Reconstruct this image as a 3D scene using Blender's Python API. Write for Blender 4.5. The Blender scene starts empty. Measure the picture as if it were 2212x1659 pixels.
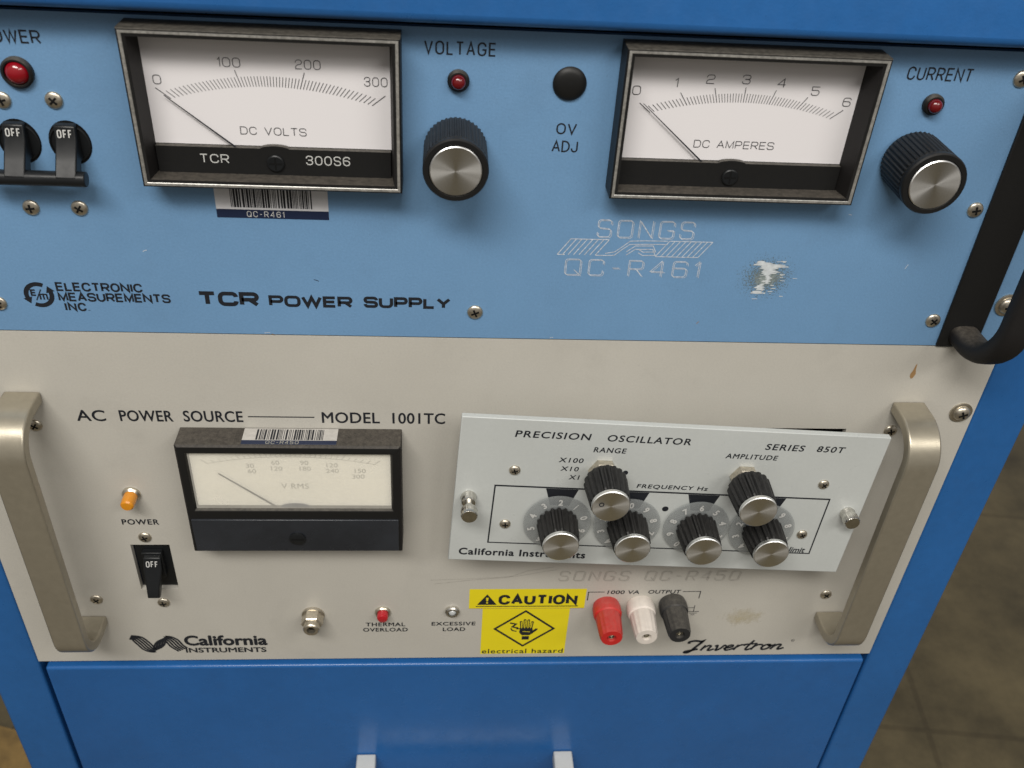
import bpy, bmesh, math, random
from mathutils import Vector
random.seed(7)
S=0.001
Z0=650.0      # height of the lower panel's bottom edge above the floor (mm)
scene=bpy.context.scene
scene.view_settings.view_transform='Standard'
scene.view_settings.look='None'
scene.view_settings.exposure=0
COL=bpy.context.collection

# ------------------------------------------------------------------ materials
def mat(name,color,rough=0.5,metal=0.0,bump=0.0,bscale=1500,var=0.0,vscale=60,dust=0.0,dustcol=(0.33,0.30,0.25),
        coat=0.0,spec=0.5,aniso=False,trans=0.0,emit=None,var2=0.0,v2scale=8,speck=0.0,rvar=0.0):
    m=bpy.data.materials.new(name);m.use_nodes=True
    nt=m.node_tree;N=nt.nodes;L=nt.links
    b=N["Principled BSDF"]
    b.inputs["Roughness"].default_value=rough
    b.inputs["Metallic"].default_value=metal
    b.inputs["Specular IOR Level"].default_value=spec
    b.inputs["Coat Weight"].default_value=coat
    b.inputs["Transmission Weight"].default_value=trans
    tc=N.new("ShaderNodeTexCoord")
    rgb=N.new("ShaderNodeRGB");rgb.outputs[0].default_value=(*color,1)
    out=rgb.outputs[0]
    def noise(scale,detail=4,rough_=0.6):
        n=N.new("ShaderNodeTexNoise");n.inputs["Scale"].default_value=scale;n.inputs["Detail"].default_value=detail
        n.inputs["Roughness"].default_value=rough_
        L.new(tc.outputs["Object"],n.inputs["Vector"]);return n.outputs["Fac"]
    def mul(o,amount,scale):
        f=noise(scale)
        mr=N.new("ShaderNodeMapRange");mr.inputs[1].default_value=0.3;mr.inputs[2].default_value=0.7
        mr.inputs[3].default_value=1-amount;mr.inputs[4].default_value=1+amount
        L.new(f,mr.inputs[0])
        mx=N.new("ShaderNodeVectorMath");mx.operation='SCALE'
        L.new(o,mx.inputs[0]);L.new(mr.outputs[0],mx.inputs["Scale"]);return mx.outputs[0]
    if var: out=mul(out,var,vscale)
    if var2: out=mul(out,var2,v2scale)
    def mixc(o,c,fac):
        mx=N.new("ShaderNodeMix");mx.data_type='RGBA'
        L.new(fac,mx.inputs[0]);L.new(o,mx.inputs[6]);mx.inputs[7].default_value=(*c,1);return mx.outputs[2]
    if speck:
        f=noise(700,2,0.5)
        mr=N.new("ShaderNodeMapRange");mr.inputs[1].default_value=0.68;mr.inputs[2].default_value=0.76
        mr.inputs[3].default_value=0;mr.inputs[4].default_value=speck;L.new(f,mr.inputs[0])
        out=mixc(out,tuple(c*0.45 for c in color),mr.outputs[0])
        f=noise(26,6,0.7)
        mr=N.new("ShaderNodeMapRange");mr.inputs[1].default_value=0.54;mr.inputs[2].default_value=0.80
        mr.inputs[3].default_value=0;mr.inputs[4].default_value=0.4;L.new(f,mr.inputs[0])
        out=mixc(out,tuple(c*0.72+0.01 for c in color),mr.outputs[0])
    if dust:
        g=N.new("ShaderNodeNewGeometry");sp=N.new("ShaderNodeSeparateXYZ");L.new(g.outputs["Normal"],sp.inputs[0])
        mr=N.new("ShaderNodeMapRange");mr.inputs[1].default_value=0.25;mr.inputs[2].default_value=0.95;mr.inputs[3].default_value=0.02;mr.inputs[4].default_value=1
        L.new(sp.outputs[2],mr.inputs[0])
        f=noise(520,6,0.8)
        m2=N.new("ShaderNodeMapRange");m2.inputs[1].default_value=0.35;m2.inputs[2].default_value=0.72;m2.inputs[3].default_value=dust*0.25;m2.inputs[4].default_value=dust
        L.new(f,m2.inputs[0])
        mm=N.new("ShaderNodeMath");mm.operation='MULTIPLY';L.new(mr.outputs[0],mm.inputs[0]);L.new(m2.outputs[0],mm.inputs[1])
        out=mixc(out,dustcol,mm.outputs[0])
    L.new(out,b.inputs["Base Color"])
    if rvar:
        f=noise(90,5,0.7)
        mr=N.new("ShaderNodeMapRange");mr.inputs[1].default_value=0.3;mr.inputs[2].default_value=0.7
        mr.inputs[3].default_value=max(0.02,rough-rvar);mr.inputs[4].default_value=min(1,rough+rvar);L.new(f,mr.inputs[0])
        L.new(mr.outputs[0],b.inputs["Roughness"])
    if bump:
        f=noise(bscale,3,0.6)
        bp=N.new("ShaderNodeBump");bp.inputs["Strength"].default_value=bump;bp.inputs["Distance"].default_value=0.0002
        L.new(f,bp.inputs["Height"]);L.new(bp.outputs[0],b.inputs["Normal"])
    if aniso:
        b.inputs["Anisotropic"].default_value=0.9
        t=N.new("ShaderNodeTangent");t.direction_type='RADIAL';t.axis='Y';L.new(t.outputs[0],b.inputs["Tangent"])
    return m
M={}
M['lblue']=mat("light_blue_paint",(0.150,0.292,0.485),0.42,bump=0.45,bscale=1300,var=0.05,vscale=1000,var2=0.06,v2scale=9,speck=0.2,rvar=0.1)
M['cblue']=mat("cabinet_blue_paint",(0.019,0.113,0.330),0.36,bump=0.3,bscale=900,var=0.04,vscale=200,var2=0.12,v2scale=7,rvar=0.12,speck=0.2)
M['dblue']=mat("glossy_drawer_blue_paint",(0.018,0.108,0.325),0.24,bump=0.10,bscale=500,var=0.03,vscale=200,var2=0.12,v2scale=7,rvar=0.07,speck=0.2)
M['beige']=mat("beige_paint",(0.495,0.475,0.425),0.42,bump=0.4,bscale=1400,var=0.035,vscale=1000,var2=0.05,v2scale=10,speck=0.2,rvar=0.1)
M['plate']=mat("pale_grey_paint",(0.49,0.51,0.495),0.33,bump=0.2,bscale=1500,var=0.02,vscale=500,var2=0.04,v2scale=15,rvar=0.08)
M['black']=mat("black_plastic",(0.010,0.010,0.010),0.5,bump=0.15,bscale=1200,dust=0.35,spec=0.25)
M['blackgl']=mat("glossy_black_plastic",(0.010,0.011,0.012),0.36,rvar=0.08,spec=0.28)
M['slate']=mat("glossy_slate_cover",(0.022,0.025,0.031),0.26,rvar=0.06,spec=0.5,var=.2,vscale=50)
M['dustblack']=mat("dusty_black_plastic",(0.012,0.011,0.011),0.6,bump=0.2,dust=0.42,dustcol=(.25,.22,.18),spec=0.25)
M['knob']=mat("ribbed_black_rubber",(0.009,0.009,0.009),0.45,bump=0.15,dust=0.16,dustcol=(0.16,0.15,0.14),spec=0.3)
M['ink']=mat("black_ink",(0.015,0.017,0.022),0.5,spec=.3)
M['dialink']=mat("thin_dial_ink",(0.05,0.05,0.055),0.5,spec=.3)
M['wink']=mat("white_ink",(0.54,0.54,0.52),0.5)
M['greyink']=mat("faded_grey_ink",(0.36,0.35,0.30),0.5)
M['navy']=mat("navy_ink",(0.010,0.018,0.05),0.4)
M['engr']=mat("engraved_bare_metal",(0.52,0.56,0.61),0.5,var=0.35,vscale=900)
M['engr2']=mat("faint_engraving",(0.38,0.36,0.32),0.5,var=0.2,vscale=300)
M['face']=mat("meter_face_white",(0.77,0.745,0.755),0.5)
M['face3']=mat("aged_cream_face",(0.88,0.85,0.75),0.45,var2=0.04,v2scale=30)
M['silver']=mat("worn_aluminium_rim",(0.52,0.51,0.48),0.36,metal=0.7,var=0.3,vscale=700,rvar=0.1)
M['alum']=mat("spun_aluminium",(0.88,0.88,0.87),0.30,metal=1.0,aniso=True,var=0.05,vscale=2000)
M['nickel']=mat("nickel_screw",(0.56,0.51,0.42),0.33,metal=0.9,var=0.2,vscale=700,bump=0.1)
M['brightm']=mat("bright_plated_metal",(0.66,0.64,0.59),0.25,metal=1.0,var=0.12,vscale=400)
M['dark']=mat("dark_recess",(0.008,0.008,0.008),0.8,spec=.1)
M['strap']=mat("champagne_metallic_paint",(0.37,0.335,0.262),0.33,metal=0.6,bump=0.12,bscale=1500,var=0.05,vscale=250,rvar=.05)
M['red']=mat("red_lens",(0.24,0.004,0.010),0.18,coat=0.5)
M['redd']=mat("dark_red_led",(0.13,0.004,0.006),0.2,coat=0.4)
M['redp']=mat("red_plastic",(0.52,0.020,0.018),0.38,bump=0.1,var=0.08,vscale=200,dust=.25)
M['redb']=mat("red_button_lens",(0.42,0.012,0.02),0.25,coat=.4)
M['whitep']=mat("white_plastic",(0.70,0.64,0.58),0.4,bump=0.1,var=0.08,vscale=200)
M['blackp']=mat("black_post_plastic",(0.020,0.021,0.023),0.36,dust=0.3,spec=.35)
M['amber']=mat("amber_lens",(0.66,0.25,0.012),0.18,coat=0.5)
M['clear']=mat("clear_lens",(0.45,0.47,0.47),0.12,coat=0.5)
M['yellow']=mat("yellow_vinyl",(0.80,0.67,0.014),0.35,var=0.03,vscale=60,bump=0.05)
M['paper']=mat("label_paper",(0.64,0.64,0.66),0.4,var=0.05,vscale=300)
M['dpaper']=mat("dusty_label_paper",(0.46,0.44,0.41),0.5,var=0.12,vscale=300)
M['lip']=mat("pale_handle_paint",(0.50,0.51,0.50),0.45,var=0.05,vscale=100)
M['residue']=mat("white_scuffed_residue",(0.60,0.64,0.66),0.6,var=0.15,vscale=500)
M['rust']=mat("brown_stain",(0.32,0.19,0.08),0.6)
def dial_mat():
    m=bpy.data.materials.new("clear_dial_plastic");m.use_nodes=True;nt=m.node_tree;N=nt.nodes;L=nt.links
    b=N["Principled BSDF"];b.inputs["Base Color"].default_value=(0.34,0.36,0.36,1);b.inputs["Roughness"].default_value=0.15
    b.inputs["Coat Weight"].default_value=0.5
    tr=N.new("ShaderNodeBsdfTransparent");mx=N.new("ShaderNodeMixShader");mx.inputs[0].default_value=0.42
    L.new(tr.outputs[0],mx.inputs[1]);L.new(b.outputs[0],mx.inputs[2]);L.new(mx.outputs[0],N["Material Output"].inputs[0]);return m
M['dial']=dial_mat()
def glass_mat(name,fac,rough,col,haze,sc=120):
    m=bpy.data.materials.new(name);m.use_nodes=True;nt=m.node_tree;N=nt.nodes;L=nt.links
    b=N["Principled BSDF"];b.inputs["Base Color"].default_value=(*col,1);b.inputs["Roughness"].default_value=rough
    tr=N.new("ShaderNodeBsdfTransparent");mx=N.new("ShaderNodeMixShader")
    tc=N.new("ShaderNodeTexCoord");n=N.new("ShaderNodeTexNoise");n.inputs["Scale"].default_value=sc;n.inputs["Detail"].default_value=6
    L.new(tc.outputs["Object"],n.inputs["Vector"])
    mr=N.new("ShaderNodeMapRange");mr.inputs[1].default_value=0.3;mr.inputs[2].default_value=0.7;mr.inputs[3].default_value=fac-haze;mr.inputs[4].default_value=fac+haze
    L.new(n.outputs["Fac"],mr.inputs[0]);L.new(mr.outputs[0],mx.inputs[0])
    L.new(tr.outputs[0],mx.inputs[1]);L.new(b.outputs[0],mx.inputs[2]);L.new(mx.outputs[0],N["Material Output"].inputs[0]);return m
M['haze']=glass_mat("hazy_meter_window",0.34,0.14,(0.92,0.89,0.80),0.06,60)  # pale uneven film mixed over the clear meter window
def patch_mat(name,col,rx,rz,sc,lo,hi,amt,cen,edge):
    m=bpy.data.materials.new(name);m.use_nodes=True;nt=m.node_tree;N=nt.nodes;L=nt.links
    b=N["Principled BSDF"];b.inputs["Base Color"].default_value=(*col,1);b.inputs["Roughness"].default_value=0.6
    tr=N.new("ShaderNodeBsdfTransparent");mx=N.new("ShaderNodeMixShader")
    tc=N.new("ShaderNodeTexCoord")
    n=N.new("ShaderNodeTexNoise");n.inputs["Scale"].default_value=sc;n.inputs["Detail"].default_value=5;n.inputs["Roughness"].default_value=0.7
    L.new(tc.outputs["Object"],n.inputs["Vector"])
    ln=N.new("ShaderNodeVectorMath");ln.operation='MULTIPLY';ln.inputs[1].default_value=(1/rx,0,1/rz);L.new(tc.outputs["Object"],ln.inputs[0])
    l2=N.new("ShaderNodeVectorMath");l2.operation='LENGTH';L.new(ln.outputs[0],l2.inputs[0])
    mr=N.new("ShaderNodeMapRange");mr.inputs[1].default_value=0.2;mr.inputs[2].default_value=1.0;mr.inputs[3].default_value=cen;mr.inputs[4].default_value=edge
    L.new(l2.outputs["Value"],mr.inputs[0])
    ad=N.new("ShaderNodeMath");ad.operation='ADD';L.new(n.outputs["Fac"],ad.inputs[0]);L.new(mr.outputs[0],ad.inputs[1])
    m3=N.new("ShaderNodeMapRange");m3.inputs[1].default_value=lo;m3.inputs[2].default_value=hi;m3.inputs[3].default_value=0;m3.inputs[4].default_value=amt
    L.new(ad.outputs[0],m3.inputs[0]);L.new(m3.outputs[0],mx.inputs[0])
    L.new(tr.outputs[0],mx.inputs[1]);L.new(b.outputs[0],mx.inputs[2]);L.new(mx.outputs[0],N["Material Output"].inputs[0]);return m
M['patch']=patch_mat("worn_speckled_patch",(0.17,0.20,0.17),.0180,.0155,1300,.50,.64,.62,.14,-.17)
M['patch2']=patch_mat("worn_pale_patch",(0.33,0.38,0.36),.010,.010,260,.45,.75,.75,.20,-.25)
M['adh']=patch_mat("yellowed_adhesive_smear",(0.56,0.49,0.33),.0185,.0115,170,.42,.80,.50,.20,-.30)

# ------------------------------------------------------------------ drawn stroke alphabet (units: width, height 1; third value = rounded corner)
_O=[(.5,1),(1,1,1),(1,0,1),(0,0,1),(0,1,1),(.5,1)]
SF={'A':(1.0,[[(0,0),(.5,1),(1,0)],[(.19,.34),(.81,.34)]]),'C':(.95,[[(1,.70),(1,1,1),(0,1,1),(0,0,1),(1,0,1),(1,.30)]]),
'D':(.95,[[(0,.5),(0,1),(1,1,1),(1,0,1),(0,0),(0,.5)]]),'E':(.82,[[(1,1),(0,1),(0,0),(1,0)],[(0,.51),(.93,.51)]]),'F':(.78,[[(1,1),(0,1),(0,0)],[(0,.5),(.88,.5)]]),
'G':(1.0,[[(1,.72),(1,1,1),(0,1,1),(0,0,1),(1,0,1),(1,.46),(.55,.46)]]),'I':(.02,[[(.5,0),(.5,1)]]),'J':(.75,[[(1,1),(1,0,1),(0,0,1),(0,.32)]]),
'L':(.75,[[(0,1),(0,0),(1,0)]]),'M':(1.05,[[(0,0),(0,1),(.5,.06),(1,1),(1,0)]]),'N':(.95,[[(0,0),(0,1),(1,0),(1,1)]]),'O':(1.0,[_O]),
'P':(.88,[[(0,0),(0,1),(1,1,1),(1,.44,1),(0,.44)]]),'Q':(1.0,[_O,[(.6,.32),(1.02,-.04)]]),'R':(.92,[[(0,0),(0,1),(1,1,1),(1,.46,1),(0,.46)],[(.52,.46),(1,0)]]),
'S':(.92,[[(1,.74),(1,1,1),(0,1,1),(0,.53,1),(1,.48,1),(1,0,1),(0,0,1),(0,.27)]]),'T':(.9,[[(0,1),(1,1)],[(.5,1),(.5,0)]]),
'U':(.92,[[(0,1),(0,0,1),(1,0,1),(1,1)]]),'V':(.98,[[(0,1),(.5,0),(1,1)]]),'W':(1.35,[[(0,1),(.26,0),(.5,.96),(.74,0),(1,1)]]),'Y':(.95,[[(0,1),(.5,.45),(1,1)],[(.5,.47),(.5,0)]]),
'0':(.95,[_O]),'1':(.3,[[(0,.76),(.9,1),(.9,0)]]),'2':(.9,[[(0,.70),(0,1,1),(1,1,1),(1,.52,1),(0,.42,1),(0,0),(1,0)]]),
'3':(.9,[[(0,.74),(0,1,1),(1,1,1),(1,.53,1),(.3,.53)],[(.3,.52),(1,.52,1),(1,0,1),(0,0,1),(0,.26)]]),'4':(.92,[[(.78,0),(.78,1),(0,.3),(1,.3)]]),
'5':(.9,[[(1,1),(0,1),(0,.58),(1,.62,1),(1,0,1),(0,0,1),(0,.26)]]),'6':(.92,[[(1,.76),(1,1,1),(0,1,1),(0,0,1),(1,0,1),(1,.57,1),(0,.57)]]),
'-':(.6,[[(.1,.48),(.9,.48)]]),'.':(.05,[[(.5,0),(.5,.06)]]),' ':(.55,[])}
def fillet(P,r):
    out=[]
    for i,p in enumerate(P):
        if len(p)==3 and 0<i<len(P)-1:
            a,b=P[i-1],P[i+1];la=math.hypot(a[0]-p[0],a[1]-p[1]);lb=math.hypot(b[0]-p[0],b[1]-p[1])
            fa=1.0 if len(a)<3 else .5;fb=1.0 if len(b)<3 else .5
            q=min(r,la*fa,lb*fb)
            A=(p[0]+(a[0]-p[0])*q/la,p[1]+(a[1]-p[1])*q/la);B=(p[0]+(b[0]-p[0])*q/lb,p[1]+(b[1]-p[1])*q/lb)
            for k in range(7):
                t=k/6
                w0,w1,w2=(1-t)**2,2*t*(1-t)*.707,t*t;s=w0+w1+w2
                pt=((w0*A[0]+w1*p[0]+w2*B[0])/s,(w0*A[1]+w1*p[1]+w2*B[1])/s)
                if not out or math.hypot(out[-1][0]-pt[0],out[-1][1]-pt[1])>1e-4: out.append(pt)
        else:
            pt=(p[0],p[1])
            if not out or math.hypot(out[-1][0]-pt[0],out[-1][1]-pt[1])>1e-4: out.append(pt)
    return out
def catmull(P,n=6):
    Q=[P[0]]+list(P)+[P[-1]];out=[]
    for i in range(1,len(Q)-2):
        p0,p1,p2,p3=Q[i-1],Q[i],Q[i+1],Q[i+2]
        for k in range(n):
            t=k/n;out.append(tuple(.5*((2*p1[j])+(-p0[j]+p2[j])*t+(2*p0[j]-5*p1[j]+4*p2[j]-p3[j])*t*t+(-p0[j]+3*p1[j]-3*p2[j]+p3[j])*t**3) for j in(0,1)))
    out.append(P[-1]);return out

# ------------------------------------------------------------------ mesh builder  (coordinates x, d (towards viewer), z in mm)
class MB:
    def __init__(s): s.v=[];s.f=[];s.m=[];s.mats=[]
    def mi(s,k):
        if k not in s.mats: s.mats.append(k)
        return s.mats.index(k)
    def add(s,vs,fs,k):
        o=len(s.v);s.v+=vs;i=s.mi(k)
        for f in fs: s.f.append([a+o for a in f]);s.m.append(i)
    def box(s,x0,x1,d0,d1,z0,z1,k):
        vs=[(x,d,z) for x in(x0,x1) for d in(d0,d1) for z in(z0,z1)]
        s.add(vs,[(0,1,3,2),(4,6,7,5),(0,4,5,1),(2,3,7,6),(0,2,6,4),(1,5,7,3)],k)
    def prism(s,pts,d0,d1,k):
        n=len(pts);vs=[(x,d0,z) for x,z in pts]+[(x,d1,z) for x,z in pts]
        s.add(vs,[list(range(n)),list(range(n,2*n))]+[(i,(i+1)%n,(i+1)%n+n,i+n) for i in range(n)],k)
    def sideprism(s,pr,x0,x1,k,xf=None):
        n=len(pr);vs=[]
        for q,x in((0,x0),(1,x1)):
            for d,z in pr:
                xx=x if not xf else xf(x,d,z)
                vs.append((xx,d,z))
        s.add(vs,[list(range(n)),list(range(n,2*n))]+[(i,(i+1)%n,(i+1)%n+n,i+n) for i in range(n)],k)
    def poly(s,pts,d,k): s.add([(x,d,z) for x,z in pts],[list(range(len(pts)))],k)
    def rect(s,x0,x1,z0,z1,d,k): s.poly([(x0,z0),(x1,z0),(x1,z1),(x0,z1)],d,k)
    def line(s,x0,z0,x1,z1,w,d,k):
        dx,dz=x1-x0,z1-z0;l=math.hypot(dx,dz) or 1;nx,nz=-dz/l*w/2,dx/l*w/2
        s.poly([(x0-nx,z0-nz),(x1-nx,z1-nz),(x1+nx,z1+nz),(x0+nx,z0+nz)],d,k)
    def pline(s,pts,w,d,k,closed=False,wf=None):
        n=len(pts);L=[];R=[]
        for i in range(n):
            def nrm(a,b):
                dx,dz=b[0]-a[0],b[1]-a[1];l=math.hypot(dx,dz) or 1;return(-dz/l,dx/l)
            if closed and i in(0,n-1): n1=nrm(pts[-2],pts[-1]);n2=nrm(pts[0],pts[1])
            else:
                n1=nrm(pts[i-1],pts[i]) if i>0 else None;n2=nrm(pts[i],pts[i+1]) if i<n-1 else n1
                if i==0:n1=n2
            mx,mz=n1[0]+n2[0],n1[1]+n2[1];ml=math.hypot(mx,mz)
            if ml<.2: mx,mz=n2;ml=1
            mx/=ml;mz/=ml;c=max(.38,mx*n2[0]+mz*n2[1]);h=w/2/c*(wf(i/(n-1)) if wf else 1)
            L.append((pts[i][0]+mx*h,d,pts[i][1]+mz*h));R.append((pts[i][0]-mx*h,d,pts[i][1]-mz*h))
        s.add(L+R,[(i,i+1,i+1+n,i+n) for i in range(n-1)],k)
    def disc(s,cx,cz,r,d,k,n=32,rz=None): s.poly([(cx+r*math.cos(2*math.pi*i/n),cz+(rz or r)*math.sin(2*math.pi*i/n)) for i in range(n)],d,k)
    def arc(s,cx,cz,r,a0,a1,w,d,k,n=30):
        s.pline([(cx+r*math.cos(math.radians(a0+(a1-a0)*i/n)),cz+r*math.sin(math.radians(a0+(a1-a0)*i/n))) for i in range(n+1)],w,d,k)
    def lathe(s,prof,k,cx=0,cz=0,n=48):
        vs=[];rows=[]
        for p in prof:
            kk=p[2] if len(p)>2 else 0
            row=[]
            for i in range(n):
                a=2*math.pi*i/n;r=p[0]
                if kk: r=p[0]-kk*((i%4)in(0,1) if n%4==0 else i%2)
                row.append(len(vs));vs.append((cx+r*math.cos(a),p[1],cz+r*math.sin(a)))
            rows.append(row)
        fs=[]
        for a,b in zip(rows[:-1],rows[1:]):
            for i in range(n):
                j=(i+1)%n;fs.append((a[i],a[j],b[j],b[i]))
        if prof[0][0]>0.01: fs.append(rows[0])
        if prof[-1][0]>0.01: fs.append(rows[-1])
        s.add(vs,fs,k)
    def loft(s,rects,ks):
        vs=[]
        for x0,x1,z0,z1,d in rects: vs+=[(x0,d,z0),(x1,d,z0),(x1,d,z1),(x0,d,z1)]
        for i in range(len(rects)-1):
            a=i*4
            s.add(vs[a:a+8],[(0,1,5,4),(1,2,6,5),(2,3,7,6),(3,0,4,7)],ks[i])
    def strap(s,xc,w,t,path,k):
        n=len(path);vs=[]
        for i in range(n):
            a=path[max(0,i-1)];b=path[min(n-1,i+1)];dx,dz=b[0]-a[0],b[1]-a[1];l=math.hypot(dx,dz)
            nx,nz=-dz/l*t/2,dx/l*t/2
            for sx,sn in((-1,-1),(1,-1),(1,1),(-1,1)):
                vs.append((xc+sx*w/2,path[i][0]+sn*nx,path[i][1]+sn*nz))
        fs=[(0,1,2,3),(4*n-4,4*n-3,4*n-2,4*n-1)]
        for i in range(n-1):
            for q in range(4):
                fs.append((4*i+q,4*i+(q+1)%4,4*i+4+(q+1)%4,4*i+4+q))
        s.add(vs,fs,k)
    def tube(s,xc,rx,rt,path,k,m=16):
        n=len(path);vs=[]
        for i in range(n):
            a=path[max(0,i-1)];b=path[min(n-1,i+1)];dx,dz=b[0]-a[0],b[1]-a[1];l=math.hypot(dx,dz)
            nx,nz=-dz/l,dx/l
            for j in range(m):
                t=2*math.pi*j/m;c=math.copysign(abs(math.cos(t))**.7,math.cos(t));q=math.copysign(abs(math.sin(t))**.7,math.sin(t))
                vs.append((xc+rx*c,path[i][0]+rt*q*nx,path[i][1]+rt*q*nz))
        fs=[tuple(range(m)),tuple(range(m*(n-1),m*n))]
        for i in range(n-1):
            for j in range(m): fs.append((m*i+j,m*i+(j+1)%m,m*i+m+(j+1)%m,m*i+m+j))
        s.add(vs,fs,k)
    def text(s,t,x0,x1,z0,z1,d,k,off=0.0,shear=0.0,sp=1.0,ang=0.0,hl=None):
        vs,fs=glyph(t,shear,sp)
        xs=[v[0] for v in vs];ys=[v[1] for v in vs];ax,bx,ay,by=min(xs),max(xs),min(ys),max(ys)
        b=off/0.7*(hl or (z1-z0))            # boldness: overprint the glyph shifted in a small ring
        x0+=b;x1-=b;z0+=b;z1-=b
        cx,cz=(x0+x1)/2,(z0+z1)/2;ca,sa=math.cos(ang),math.sin(ang)
        sh=[(0,0)] if b==0 else [(0,0)]+[(b*math.cos(q*math.pi/4),b*math.sin(q*math.pi/4)) for q in range(8)]
        for n,(ox,oz) in enumerate(sh):
            o=[]
            for x,y in vs:
                X=x0+(x-ax)/(bx-ax)*(x1-x0)-cx;Y=z0+(y-ay)/(by-ay)*(z1-z0)-cz
                o.append((cx+X*ca-Y*sa+ox,d+n*.003,cz+X*sa+Y*ca+oz))
            s.add(o,fs,k)
    def textc(s,t,cx,cz,h,d,k,wf=1.0,**kw):
        vs,fs=glyph(t,kw.get('shear',0),kw.get('sp',1.0))
        xs=[v[0] for v in vs];ys=[v[1] for v in vs];W=(max(xs)-min(xs))/(max(ys)-min(ys))*h*wf
        s.text(t,cx-W/2,cx+W/2,cz-h/2,cz+h/2,d,k,**kw)
    def stroke(s,t,x0,x1,z0,z1,d,k,w=.5,r=.6,gap=.42,shear=0.0):
        H=z1-z0-w;units=sum(SF[c][0] for c in t);ng=len(t)-1
        u=(x1-x0-w-ng*(gap*H+w))/units
        x=x0+w/2
        for n,ch in enumerate(t):
            W=SF[ch][0]*u
            for q,st in enumerate(SF[ch][1]):
                P=[((x+p[0]*W),(z0+w/2+p[1]*H),*p[2:]) for p in st]
                F=fillet(P,r);closed=(st[0][:2]==st[-1][:2])
                if shear:F=[(a+shear*(b-z0),b) for a,b in F]
                s.pline(F,w,d+.003*q,k,closed)
            x+=W+gap*H+w
    def obj(s,name,parent=None,loc=(0,0,0),label=None,bevel=0,seg=2,smooth=True,sharp=35):
        me=bpy.data.meshes.new(name)
        bm=bmesh.new()
        bv=[bm.verts.new((x*S,-d*S,z*S)) for x,d,z in s.v]
        for f,mi in zip(s.f,s.m):
            try:
                fa=bm.faces.new([bv[i] for i in f]);fa.material_index=mi
            except ValueError: pass
        if smooth:
            bmesh.ops.remove_doubles(bm,verts=bm.verts,dist=1e-6)
            bmesh.ops.recalc_face_normals(bm,faces=bm.faces)
            for f in bm.faces:f.smooth=True
            for e in bm.edges:
                if len(e.link_faces)!=2 or e.calc_face_angle(0)>math.radians(sharp): e.smooth=False
        bm.to_mesh(me);bm.free()
        for k in s.mats: me.materials.append(M[k])
        o=bpy.data.objects.new(name,me);COL.objects.link(o)
        if parent: o.parent=parent
        o.location=(loc[0]*S,-loc[1]*S,loc[2]*S)
        if bevel:
            b=o.modifiers.new("bevel","BEVEL");b.width=bevel*S;b.segments=seg;b.limit_method='ANGLE';b.angle_limit=math.radians(50)
        if label:o["label"]=label
        return o
_g={}
def glyph(t,shear,sp):
    key=(t,shear,sp)
    if key in _g:return _g[key]
    cu=bpy.data.curves.new("tmp","FONT");cu.body=t;cu.size=1;cu.shear=shear;cu.space_character=sp;cu.resolution_u=4
    o=bpy.data.objects.new("tmp",cu);COL.objects.link(o)
    dg=bpy.context.evaluated_depsgraph_get();dg.update()
    me=bpy.data.meshes.new_from_object(o.evaluated_get(dg))
    vs=[(v.co.x,v.co.y) for v in me.vertices];fs=[list(p.vertices) for p in me.polygons]
    bpy.data.objects.remove(o);bpy.data.curves.remove(cu);bpy.data.meshes.remove(me)
    _g[key]=(vs,fs);return _g[key]
def empty(name,loc,rot=(0,0,0),label=None,cat=None):
    o=bpy.data.objects.new(name,None);COL.objects.link(o);o.location=(loc[0]*S,-loc[1]*S,loc[2]*S);o.rotation_euler=rot
    o.empty_display_size=0.02
    if label:o["label"]=label
    if cat:o["category"]=cat
    return o
def panel(mb,x0,x1,z0,z1,d0,d1,k,holes=[]):
    xs=sorted({x0,x1,*[h[0] for h in holes],*[h[1] for h in holes]});zs=sorted({z0,z1,*[h[2] for h in holes],*[h[3] for h in holes]})
    def solid(i,j):
        if i<0 or j<0 or i>=len(xs)-1 or j>=len(zs)-1:return False
        cx,cz=(xs[i]+xs[i+1])/2,(zs[j]+zs[j+1])/2
        return not any(h[0]<cx<h[1] and h[2]<cz<h[3] for h in holes)
    for i in range(len(xs)-1):
        for j in range(len(zs)-1):
            if not solid(i,j):continue
            a,b,c,e=xs[i],xs[i+1],zs[j],zs[j+1]
            mb.add([(a,d1,c),(b,d1,c),(b,d1,e),(a,d1,e)],[(0,1,2,3)],k);mb.add([(a,d0,c),(b,d0,c),(b,d0,e),(a,d0,e)],[(0,1,2,3)],k)
            for (ii,jj,p,q) in((i-1,j,(a,c),(a,e)),(i+1,j,(b,c),(b,e)),(i,j-1,(a,c),(b,c)),(i,j+1,(a,e),(b,e))):
                if not solid(ii,jj): mb.add([(p[0],d0,p[1]),(q[0],d0,q[1]),(q[0],d1,q[1]),(p[0],d1,p[1])],[(0,1,2,3)],k)

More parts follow.
